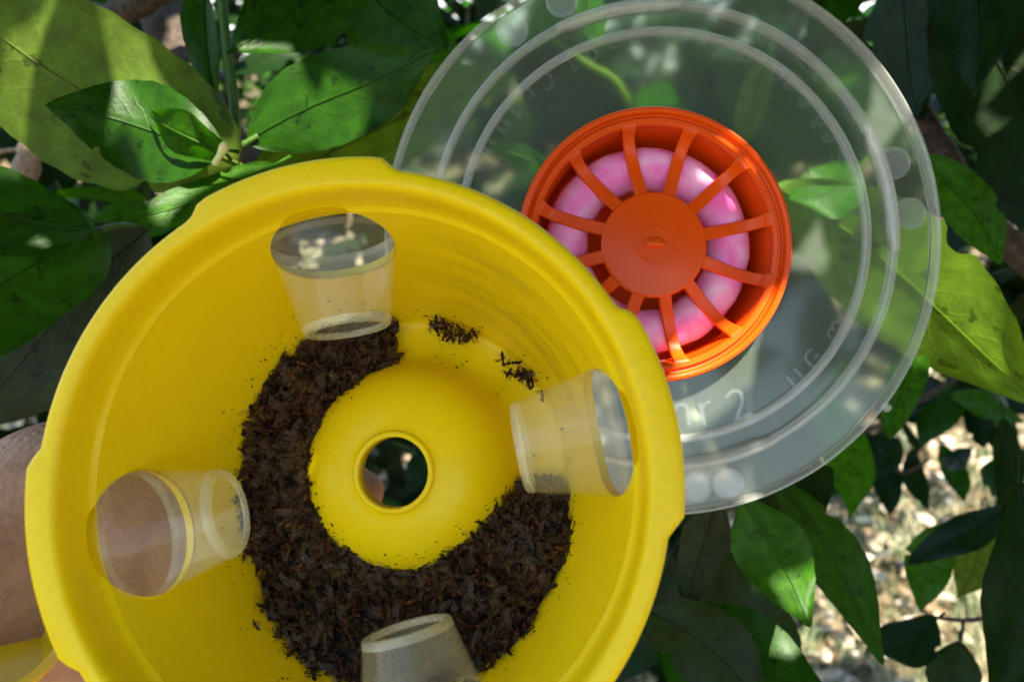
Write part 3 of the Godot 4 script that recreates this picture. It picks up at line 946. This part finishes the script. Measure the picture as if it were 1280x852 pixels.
# ------------------------------------------------------------------ the hand that holds the trap
func make_person() -> void:
	var bones := []
	var elbow := at(-420, 1180, 0.25)
	var wrist := at(-25, 735, 0.262)
	var heel := at(70, 640, 0.278)
	bones.append([elbow, wrist, 0.046, 0.034])
	bones.append([wrist, heel, 0.034, 0.032])
	bones.append([at(-20, 790, 0.262), at(80, 760, 0.27), 0.026, 0.026])
	# palm: four rays from the wrist to the knuckles
	var knuckles := [at(205, 505, 0.302), at(215, 570, 0.308), at(205, 640, 0.308), at(180, 705, 0.302)]
	for kn in knuckles: bones.append([heel.lerp(kn, 0.05), kn, 0.025, 0.0125])
	var mids := [at(300, 500, 0.312), at(330, 570, 0.316), at(320, 645, 0.316), at(280, 720, 0.312)]
	var ends := [at(370, 512, 0.308), at(405, 585, 0.310), at(385, 655, 0.311), at(330, 732, 0.310)]
	var tips := [at(415, 530, 0.304), at(458, 614, 0.304), at(435, 660, 0.305), at(365, 738, 0.306)]
	var st := begin()
	var rad := [0.0088, 0.0092, 0.0088, 0.0076]
	for i in 4:
		bones.append([knuckles[i], mids[i], rad[i] + 0.0018, rad[i] + 0.0006])
		bones.append([mids[i], ends[i], rad[i] + 0.0006, rad[i] - 0.0004])
		bones.append([ends[i], tips[i], rad[i] - 0.0004, rad[i] - 0.0016])
	# thumb along the lower left of the bucket
	bones.append([at(45, 770, 0.268), at(140, 845, 0.268), 0.020, 0.0135])
	bones.append([at(140, 845, 0.268), at(225, 900, 0.262), 0.0125, 0.0110])
	bones.append([at(225, 900, 0.262), at(285, 930, 0.258), 0.0110, 0.0085])
	surface_nets(st, bones, 0.0035, 0.010, 0)
	var o := thing("person", Transform3D(Basis.IDENTITY, wrist))
	tag(o, "bare forearm and hand reaching from the lower left and holding the yellow bucket from behind", "person")
	var sk := obj("arm", done(st), M.skin, o)
	sk.position = -wrist
	# fine hairs of the forearm
	rng.seed = 88
	var hs := begin()
	var hb := 0
	for i in 260:
		var p := wrist.lerp(heel, rng.randf_range(-0.5, 1.1))
		var axis := (heel - wrist).normalized()
		var dir := axis.cross(Vector3(rng.randfn(), rng.randfn(), rng.randfn())).normalized()
		if dir.dot(CAM_POS - p) < 0.0: dir = -dir
		var lo := p
		for k in 14:
			if bone_field(lo, bones, 0.010) > -0.0003: break
			lo += dir * maxf(0.0004, -bone_field(lo, bones, 0.010))
		var lean := (axis * rng.randf_range(0.4, 1.0) + dir * 0.6 + Vector3(rng.randfn(), rng.randfn(), rng.randfn()) * 0.2).normalized()
		hb = tube(hs, [lo - wrist, lo - wrist + lean * 0.004, lo - wrist + (lean + axis * 0.3).normalized() * 0.008], [0.00005, 0.00004, 0.00002], 3, hb)
	tag(obj("arm_hair", done(hs), M.leaf_dry, o), "", "", "", "stuff")

func make_tub() -> void:      # a second yellow piece that pokes in at the lower left corner
	var axis := cam_dir(Vector3(0.35, 0.88, 0.32))
	var ux := cam_dir(Vector3.RIGHT)
	ux = (ux - axis * axis.dot(ux)).normalized()
	var xf := Transform3D(Basis(ux, axis, ux.cross(axis)), at(-100, 835, 0.225))
	var o := thing("plastic_dish", xf)
	tag(o, "glossy yellow plastic dish poking into the lower left corner beside the arm", "dish")
	obj("dish_body", lathe([Vector2(0.0, 0.0), Vector2(0.026, 0.0), Vector2(0.032, 0.003), Vector2(0.0345, 0.010), Vector2(0.0355, 0.016), Vector2(0.0375, 0.0175), Vector2(0.0375, 0.0195), Vector2(0.0350, 0.0198), Vector2(0.0335, 0.0170), Vector2(0.0325, 0.010), Vector2(0.030, 0.005), Vector2(0.0, 0.0025)], 72), M.yellow_tub_plastic, o)

# ------------------------------------------------------------------ the tree
var spots := []     # points of the place that the sun reaches through gaps in the crown: [point, radius]

func random_leaf_xf(p: Vector3, r: RandomNumberGenerator, size: float, droop := 0.5) -> Transform3D:
	var d := Vector3(r.randfn(), r.randfn() * 0.5 - droop, r.randfn()).normalized()
	var n := Vector3(r.randfn() * 0.6, 1.0, r.randfn() * 0.6).normalized()
	var s := d.cross(n).normalized()
	n = s.cross(d)
	var k := size * r.randf_range(0.7, 1.25)
	return Transform3D(Basis(s * k, d * k, n * k), p)

func make_tree() -> void:
	var tree := thing("citrus_tree", Transform3D.IDENTITY)
	tag(tree, "citrus tree with large glossy green leaves all round the trap and lid", "tree")
	var L := []
	# upper left
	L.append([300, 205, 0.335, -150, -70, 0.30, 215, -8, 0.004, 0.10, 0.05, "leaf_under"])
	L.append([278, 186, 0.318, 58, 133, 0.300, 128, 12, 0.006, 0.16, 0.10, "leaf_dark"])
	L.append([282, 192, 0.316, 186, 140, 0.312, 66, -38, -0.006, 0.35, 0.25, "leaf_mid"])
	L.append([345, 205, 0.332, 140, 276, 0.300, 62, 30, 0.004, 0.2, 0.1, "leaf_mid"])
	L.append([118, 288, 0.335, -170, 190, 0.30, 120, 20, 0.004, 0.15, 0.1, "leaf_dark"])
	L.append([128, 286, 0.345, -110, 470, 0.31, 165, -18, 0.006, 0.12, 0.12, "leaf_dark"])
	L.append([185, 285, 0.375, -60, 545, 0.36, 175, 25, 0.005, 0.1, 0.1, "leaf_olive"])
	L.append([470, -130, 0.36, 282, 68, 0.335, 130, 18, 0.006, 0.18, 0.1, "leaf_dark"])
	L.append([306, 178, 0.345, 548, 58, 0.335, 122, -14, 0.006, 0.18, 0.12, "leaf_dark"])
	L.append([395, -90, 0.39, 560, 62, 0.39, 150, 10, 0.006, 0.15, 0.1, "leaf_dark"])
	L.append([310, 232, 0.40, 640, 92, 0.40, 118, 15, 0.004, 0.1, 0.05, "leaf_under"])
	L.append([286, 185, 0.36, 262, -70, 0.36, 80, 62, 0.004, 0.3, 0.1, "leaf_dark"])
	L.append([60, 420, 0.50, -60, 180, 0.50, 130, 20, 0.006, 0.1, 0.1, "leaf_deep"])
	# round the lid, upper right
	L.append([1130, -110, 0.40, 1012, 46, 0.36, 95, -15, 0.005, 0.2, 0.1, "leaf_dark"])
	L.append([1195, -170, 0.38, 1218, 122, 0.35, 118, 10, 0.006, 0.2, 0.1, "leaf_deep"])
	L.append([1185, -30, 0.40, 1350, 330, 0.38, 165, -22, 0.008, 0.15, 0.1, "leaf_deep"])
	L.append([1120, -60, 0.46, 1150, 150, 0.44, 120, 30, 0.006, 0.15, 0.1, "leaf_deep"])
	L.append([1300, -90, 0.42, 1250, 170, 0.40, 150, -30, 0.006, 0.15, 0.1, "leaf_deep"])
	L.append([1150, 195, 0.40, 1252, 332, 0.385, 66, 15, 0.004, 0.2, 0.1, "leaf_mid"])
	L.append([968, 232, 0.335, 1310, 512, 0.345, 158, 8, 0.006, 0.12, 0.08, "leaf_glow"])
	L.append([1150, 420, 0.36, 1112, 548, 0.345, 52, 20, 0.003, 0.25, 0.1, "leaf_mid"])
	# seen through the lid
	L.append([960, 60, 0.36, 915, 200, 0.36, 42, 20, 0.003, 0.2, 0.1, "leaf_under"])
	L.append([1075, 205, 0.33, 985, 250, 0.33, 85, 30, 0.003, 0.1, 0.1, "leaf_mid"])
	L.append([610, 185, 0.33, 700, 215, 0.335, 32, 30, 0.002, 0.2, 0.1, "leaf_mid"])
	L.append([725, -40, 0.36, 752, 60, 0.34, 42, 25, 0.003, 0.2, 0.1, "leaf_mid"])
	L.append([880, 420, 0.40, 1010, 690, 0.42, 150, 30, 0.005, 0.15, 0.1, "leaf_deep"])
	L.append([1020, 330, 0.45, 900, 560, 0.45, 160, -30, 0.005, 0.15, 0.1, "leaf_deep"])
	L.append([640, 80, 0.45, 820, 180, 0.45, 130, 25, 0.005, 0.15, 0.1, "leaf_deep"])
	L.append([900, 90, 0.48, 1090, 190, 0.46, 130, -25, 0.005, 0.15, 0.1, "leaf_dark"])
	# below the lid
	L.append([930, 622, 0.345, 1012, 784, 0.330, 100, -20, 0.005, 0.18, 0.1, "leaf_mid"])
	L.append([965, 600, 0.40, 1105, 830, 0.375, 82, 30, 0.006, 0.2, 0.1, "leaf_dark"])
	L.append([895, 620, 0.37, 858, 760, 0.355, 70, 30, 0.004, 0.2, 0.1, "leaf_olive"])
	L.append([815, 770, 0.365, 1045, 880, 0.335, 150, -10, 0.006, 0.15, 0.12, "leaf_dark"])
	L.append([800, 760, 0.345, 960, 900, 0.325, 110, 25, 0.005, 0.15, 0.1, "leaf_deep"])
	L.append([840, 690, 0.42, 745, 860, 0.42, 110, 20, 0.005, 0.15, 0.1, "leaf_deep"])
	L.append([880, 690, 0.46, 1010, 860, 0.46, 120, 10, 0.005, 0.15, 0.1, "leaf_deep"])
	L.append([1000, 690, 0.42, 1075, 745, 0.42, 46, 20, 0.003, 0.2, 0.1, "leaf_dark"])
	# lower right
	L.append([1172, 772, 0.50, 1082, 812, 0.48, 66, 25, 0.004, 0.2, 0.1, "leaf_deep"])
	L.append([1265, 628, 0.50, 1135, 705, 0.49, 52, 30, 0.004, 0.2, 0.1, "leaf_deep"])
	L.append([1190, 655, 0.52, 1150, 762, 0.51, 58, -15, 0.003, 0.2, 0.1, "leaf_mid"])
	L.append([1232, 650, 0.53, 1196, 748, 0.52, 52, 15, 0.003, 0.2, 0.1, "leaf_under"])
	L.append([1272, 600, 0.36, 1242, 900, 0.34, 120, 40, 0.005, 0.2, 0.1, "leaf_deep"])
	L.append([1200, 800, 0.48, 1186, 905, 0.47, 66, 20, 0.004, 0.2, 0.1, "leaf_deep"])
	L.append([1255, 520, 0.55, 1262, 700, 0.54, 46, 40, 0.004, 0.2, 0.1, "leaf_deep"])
	# the hanging twig behind, pointed leaves against the light
	for q in [[1205, 468, 1268, 578, 52], [1200, 465, 1150, 560, 46], [1165, 470, 1128, 520, 44], [1100, 540, 1114, 642, 44], [1060, 545, 1042, 622, 46], [1120, 545, 1090, 600, 40], [1140, 560, 1162, 640, 30], [1178, 555, 1206, 628, 30], [1205, 500, 1232, 560, 34], [1240, 470, 1290, 520, 40], [1262, 575, 1230, 606, 30], [985, 600, 982, 630, 26], [1020, 570, 1010, 612, 40], [1290, 560, 1240, 620, 44], [1215, 560, 1180, 585, 26]]:
		L.append([q[0], q[1], 0.80 + 0.01 * (L.size() % 7), q[2], q[3], 0.78, q[4], 20.0 * sin(L.size() * 2.1), 0.004, 0.2, 0.1, "leaf_deep" if L.size() % 3 else "leaf_dark"])
	for i in L.size(): big_leaf(tree, L[i], i)
	# branches, twigs
	twig(tree, "branch", [at(150, -420, 0.62), at(190, -60, 0.60), at(215, 50, 0.58), at(262, 150, 0.56), at(320, 230, 0.56), at(360, 330, 0.58)], 0.021, 0.012, M.bark, 14)
	twig(tree, "dry_branch", [at(75, 60, 0.52), at(52, 145, 0.50), at(38, 190, 0.50), at(24, 240, 0.50)], 0.0075, 0.0085, M.dry_wood, 10)
	twig(tree, "dry_branch", [at(-40, 192, 0.5), at(0, 189, 0.5), at(28, 185, 0.5), at(48, 178, 0.50)], 0.0018, 0.0012, M.dry_wood, 6)
	twig(tree, "dry_branch", [at(60, -20, 0.55), at(120, 22, 0.53), at(180, 2, 0.52), at(240, -40, 0.52)], 0.010, 0.008, M.bark, 10)
	twig(tree, "twig", [at(268, -80, 0.36), at(283, 60, 0.352), at(294, 150, 0.345), at(290, 190, 0.345), at(280, 230, 0.36)], 0.0026, 0.0022, M.green_twig)
	twig(tree, "twig", [at(170, 280, 0.36), at(145, 282, 0.345), at(122, 288, 0.338), at(105, 292, 0.338)], 0.0016, 0.0012, M.green_twig)
	twig(tree, "twig", [at(290, 190, 0.345), at(305, 180, 0.345), at(322, 170, 0.345)], 0.0018, 0.0012, M.green_twig)
	twig(tree, "twig", [at(690, 48, 0.42), at(735, 80, 0.42), at(772, 104, 0.42), at(800, 160, 0.43)], 0.0014, 0.0024, M.leaf_glow)
	twig(tree, "branch", [at(1120, 90, 0.47), at(1180, 190, 0.46), at(1240, 280, 0.46), at(1320, 360, 0.46)], 0.006, 0.009, M.bark, 10)
	twig(tree, "branch", [at(1080, 350, 0.50), at(1165, 400, 0.48), at(1225, 450, 0.47), at(1330, 510, 0.46)], 0.006, 0.010, M.bark, 10)
	twig(tree, "twig", [at(1300, 770, 0.50), at(1255, 770, 0.50), at(1210, 775, 0.50), at(1172, 772, 0.50)], 0.0022, 0.0012, M.bark)
	twig(tree, "twig", [at(1205, 775, 0.50), at(1202, 800, 0.49)], 0.0012, 0.001, M.bark)
	twig(tree, "twig", [at(1300, 420, 0.85), at(1205, 466, 0.82), at(1120, 520, 0.80), at(1040, 560, 0.80), at(980, 600, 0.80)], 0.004, 0.0016, M.bark)
	twig(tree, "twig", [at(1160, 575, 0.80), at(1125, 590, 0.80), at(1100, 560, 0.80)], 0.0018, 0.001, M.bark)
	twig(tree, "twig", [at(1285, 620, 0.52), at(1240, 640, 0.52), at(1200, 655, 0.52)], 0.002, 0.001, M.bark)
	# a pale bud on the node
	var bs := begin()
	tube(bs, smooth_path([at(268, 205, 0.315), at(277, 190, 0.313), at(281, 181, 0.312), at(282, 178, 0.312)], 3), [0.0016, 0.0015, 0.0014, 0.0018, 0.0021, 0.0021, 0.0018, 0.0015, 0.0012, 0.0004], 8, 0)
	obj("bud", done(bs), M.bud, tree)
	# more leaves behind, each its own
	var proto := leaf_sheet(Vector3.ZERO, Vector3(0, 1, 0), Vector3.RIGHT, 0.50, 0.07, 0.18, 0.03, 0.12, 3, 12, 6)
	var proto2 := leaf_sheet(Vector3.ZERO, Vector3(0, 1, 0), Vector3.RIGHT, 0.44, 0.12, 0.1, 0.05, 0.2, 8, 12, 6)
	var r := RandomNumberGenerator.new()
	r.seed = 20
	var placed := 0
	while placed < 215:
		var px := r.randf_range(-80, 1360)
		var py := r.randf_range(-80, 860)
		var depth := r.randf_range(0.52, 1.05)
		if open_gap(px, py): continue
		if px < 0 and py > 500: continue
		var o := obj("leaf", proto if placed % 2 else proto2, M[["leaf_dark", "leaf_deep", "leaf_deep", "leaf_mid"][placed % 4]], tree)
		o.transform = random_leaf_xf(at(px, py, depth), r, 0.085)
		placed += 1
	# foliage further in, one mass
	var far := []
	while far.size() < 8000:
		var px := r.randf_range(-300, 1600)
		var py := r.randf_range(-500, 1000)
		var depth := r.randf_range(1.0, 2.2)
		if open_gap(px, py) and py > 0: continue
		if px > 700 and py < -60: continue
		var p := at(px, py, depth)
		if p.y < 0.35: continue
		far.append(random_leaf_xf(p, r, 0.09))
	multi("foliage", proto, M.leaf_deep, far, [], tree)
	# the crown overhead that keeps the trap in the shade, with the gaps the sun finds
	var su := to_sun.cross(Vector3.RIGHT).normalized()
	var sv := to_sun.cross(su).normalized()
	var mid := at(640, 426, 0.30)
	var crown := []
	for layer in 6:
		var step := 0.052
		for i in range(-13, 14):
			for j in range(-28, 15):
				var a := su * ((i + r.randf_range(-0.5, 0.5)) * step) + sv * ((j + r.randf_range(-0.5, 0.5)) * step)
				if a.z > 0.34 or (absf(a.x) > 0.45 and a.z > 0.1): continue
				var p := mid + to_sun * (0.42 + 0.06 * layer + r.randf_range(-0.03, 0.03)) + a
				var n := (to_sun + Vector3(r.randfn(), r.randfn(), r.randfn()) * 0.3).normalized()
				var d := n.cross(Vector3(r.randfn(), r.randfn(), r.randfn())).normalized()
				var k := r.randf_range(0.075, 0.105)
				var hit := false
				for s in spots:
					for e in 5:
						var q: Vector3 = p + d * k * (e / 4.0 - 0.5) - s[0]
						if (q - to_sun * q.dot(to_sun)).length() < s[1] + k * 0.22 * [0.3, 0.85, 1.0, 0.7, 0.1][e]:
							hit = true
							break
					if hit: break
				if hit: continue
				crown.append(Transform3D(Basis(d.cross(n).normalized() * k, d * k, n * k), p - d * k * 0.5))
	multi("foliage", proto, M.leaf_dark, crown, [], tree)
	# the rest of the crown, dappling the ground
	var high := []
	while high.size() < 2000:
		var p := Vector3(r.randf_range(-3.5, 4.5), r.randf_range(2.3, 3.4), r.randf_range(-6.5, -0.8))
		if dirt_noise.get_noise_3d(p.x * 34.0, p.z * 34.0, 3.0) < -0.02: continue
		var land: Vector3 = p - to_sun * (p.y / to_sun.y)
		if land.x > 0.4 and land.z < -1.4 and dirt_noise.get_noise_3d(land.x * 30.0, land.z * 30.0, 13.0) < 0.34: continue
		high.append(random_leaf_xf(p, r, 0.11))
	multi("foliage", proto2, M.leaf_dark, high, [], tree)

func open_gap(px: float, py: float) -> bool:       # where the photo sees between the leaves
	if px > 930 and py > 560 - (px - 930) * 0.25: return true
	if px > 285 and px < 350 and py > 20 and py < 165: return true
	if px > 165 and px < 205 and py > 20 and py < 75: return true
	if px > 1135 and px < 1185 and py > 130 and py < 195: return true
	if px > 820 and px < 850 and py > 690 and py < 760: return true
	if px > 870 and px < 930 and py > 460 and py < 640: return true
	return false

# ------------------------------------------------------------------ ground
func make_ground() -> void:
	var st := begin()
	var pts := []
	var n := FastNoiseLite.new()
	n.frequency = 0.5
	n.fractal_octaves = 4
	var cols := 121
	for i in cols:
		for j in cols:
			var x := (i - 60) / 60.0
			var z := (j - 60) / 60.0
			x = signf(x) * pow(absf(x), 2.2) * 120.0
			z = signf(z) * pow(absf(z), 2.2) * 120.0 - 2.5
			pts.append(Vector3(x, n.get_noise_2d(x * 2.0, z * 2.0) * 0.05, z))
	grid(st, pts, cols, 0)
	tag(obj("ground", done(st), M.soil), "pale dry ground with leaf litter beyond the leaves", "", "", "structure")
	var r := RandomNumberGenerator.new()
	r.seed = 61
	var leaf := leaf_sheet(Vector3(0, 0, 0), Vector3(0, 1, 0), Vector3.RIGHT, 0.5, 0.10, 0.35, 0.06, 0.5, 2, 5, 4)
	var xfs := []
	for i in 7500:
		var z := -1.2 - pow(r.randf(), 1.6) * 9.0
		var x := r.randf_range(-0.5, 0.75) * (2.2 + absf(z))
		var d := Vector3(r.randfn(), r.randfn() * 0.12, r.randfn()).normalized()
		var up := Vector3(r.randfn() * 0.3, 1, r.randfn() * 0.3).normalized()
		var k := r.randf_range(0.035, 0.095)
		var s := d.cross(up).normalized()
		xfs.append(Transform3D(Basis(s * k, d * k, s.cross(d) * k), Vector3(x, 0.012 + n.get_noise_2d(x * 2.0, z * 2.0) * 0.05 + r.randf() * 0.015, z)))
	var tints := [Color(0.40, 0.31, 0.21), Color(0.31, 0.22, 0.14), Color(0.44, 0.37, 0.28), Color(0.23, 0.15, 0.09), Color(0.42, 0.32, 0.23), Color(0.35, 0.29, 0.23), Color(0.46, 0.41, 0.33)]
	tag(multi("leaf_litter", leaf, M.litter, xfs, tints), "dry tan and grey leaf litter scattered on the ground", "leaf litter", "", "stuff")
	# grass
	var gs := begin()
	var b := 0
	for k in 9:
		var a := r.randf() * TAU
		var lean := Vector3(cos(a), 0, sin(a)) * r.randf_range(0.25, 0.9)
		var w := Vector3(-sin(a), 0, cos(a)) * 0.035
		var o := Vector3(r.randfn(), 0, r.randfn()) * 0.25
		var p := []
		for t in [0.0, 0.45, 0.8, 1.0]:
			for e in [-1.0, 1.0]: p.append(o + lean * t * t + Vector3(0, t * (1.0 - 0.25 * t), 0) + w * e * (1.0 - t * 0.9))
		b = grid(gs, p, 2, b)
	var blade := done(gs)
	var gx := []
	while gx.size() < 5500:
		var z := -1.3 - pow(r.randf(), 1.4) * 10.0
		var x := r.randf_range(-0.5, 0.75) * (2.2 + absf(z))
		if dirt_noise.get_noise_3d(x * 26.0, z * 26.0, 9.0) < 0.02 + r.randf_range(-0.1, 0.1): continue
		var k := r.randf_range(0.045, 0.12)
		gx.append(Transform3D(Basis(Vector3.UP, r.randf() * TAU).scaled(Vector3(k, k * r.randf_range(0.7, 1.2), k)), Vector3(x, n.get_noise_2d(x * 2.0, z * 2.0) * 0.05 - 0.002, z)))
	tag(multi("grass", blade, M.grass, gx, [Color(0.20, 0.23, 0.12), Color(0.13, 0.18, 0.09), Color(0.34, 0.32, 0.20), Color(0.44, 0.39, 0.26), Color(0.15, 0.20, 0.11)]), "sparse greyish green grass growing through the litter", "grass", "", "stuff")
	# far hedge
	var hedge_leaf := leaf_sheet(Vector3.ZERO, Vector3(0, 1, 0), Vector3.RIGHT, 0.6, 0.1, 0.1, 0.05, 0.1, 4, 4, 2)
	var hx := []
	for i in 9000:
		var x := r.randf_range(-16, 16)
		var y := r.randf_range(0.0, 2.4 + 1.4 * dirt_noise.get_noise_2d(x * 16.0, 3.0))
		hx.append(random_leaf_xf(Vector3(x, y, -15.0 + r.randfn() * 0.6), r, 0.30, 0.0))
	tag(multi("hedge", hedge_leaf, M.leaf_mid, hx, []), "far green hedge behind the tree", "hedge", "", "stuff")

# ------------------------------------------------------------------ the scene
func _ready() -> void:
	var cam := Camera3D.new()
	cam.name = "camera"
	cam.keep_aspect = Camera3D.KEEP_HEIGHT
	cam.rotation_degrees = Vector3(PITCH, 0, 0)
	cam.position = CAM_POS
	cam.fov = rad_to_deg(2.0 * atan(426.0 / FOCAL))
	cam.near = 0.01
	cam.far = 400.0
	var lens := CameraAttributesPhysical.new()
	lens.frustum_focal_length = 12.0 / (426.0 / FOCAL)
	lens.frustum_focus_distance = 0.24
	lens.frustum_near = 0.01
	lens.frustum_far = 400.0
	lens.exposure_aperture = 12.0
	cam.attributes = lens
	add_child(cam)
	cam.fov = rad_to_deg(2.0 * atan(426.0 / FOCAL))
	cam.current = true
	cam_xf = Transform3D(Basis.from_euler(Vector3(deg_to_rad(PITCH), 0, 0)), CAM_POS)

	var env := Environment.new()
	env.background_mode = Environment.BG_SKY
	var sky := Sky.new()
	var sm := ProceduralSkyMaterial.new()
	sm.sky_top_color = Color(0.44, 0.54, 0.66)
	sm.sky_horizon_color = Color(0.84, 0.84, 0.82)
	sm.ground_horizon_color = Color(0.60, 0.62, 0.56)
	sm.ground_bottom_color = Color(0.36, 0.32, 0.26)
	sm.sky_curve = 0.15
	sky.sky_material = sm
	env.sky = sky
	env.tonemap_mode = Environment.TONE_MAPPER_LINEAR
	env.tonemap_exposure = 5.0
	env.sdfgi_enabled = true
	env.ssao_enabled = true
	env.ssil_enabled = true
	var we := WorldEnvironment.new()
	we.name = "world"
	we.environment = env
	add_child(we)

	var sun := DirectionalLight3D.new()
	sun.name = "sun"
	sun.light_energy = 1.4
	sun.light_color = Color(1.0, 0.96, 0.88)
	sun.light_angular_distance = 0.5
	sun.shadow_enabled = true
	sun.transform = Transform3D(Basis.looking_at(-to_sun, Vector3.UP), Vector3(0, 6, 0))
	add_child(sun)

	make_materials()
	make_ground()
	make_bucket()
	make_lid()
	# where the sun gets through
	spots = [[at(172, 465, 0.192), -0.008], [at(500, 530, 0.232), -0.009], [at(830, 745, 0.172), 0.002], [at(920, 640, 0.272), 0.003], [at(905, 420, 0.268), 0.004], [at(940, 185, 0.268), 0.0], [at(10, 95, 0.31), 0.008], [at(425, 140, 0.338), 0.006], [at(352, 180, 0.343), 0.004], [at(235, 185, 0.314), 0.007], [at(212, 245, 0.32), 0.006],
		[at(1195, 340, 0.342), 0.006], [at(1262, 400, 0.342), 0.005], [at(1020, 225, 0.33), 0.014], [at(1250, 160, 0.39), -0.004], [at(1013, 690, 0.338), 0.0], [at(660, 195, 0.335), 0.008], [at(740, 20, 0.35), 0.010], [at(745, 88, 0.42), 0.008], [at(242, 95, 0.57), 0.012], [at(40, 185, 0.50), 0.004], [at(790, 200, 0.60), 0.02], [at(960, 560, 0.45), 0.02]]
	make_basket()
	make_flies()
	make_person()
	make_tub()
	make_tree()
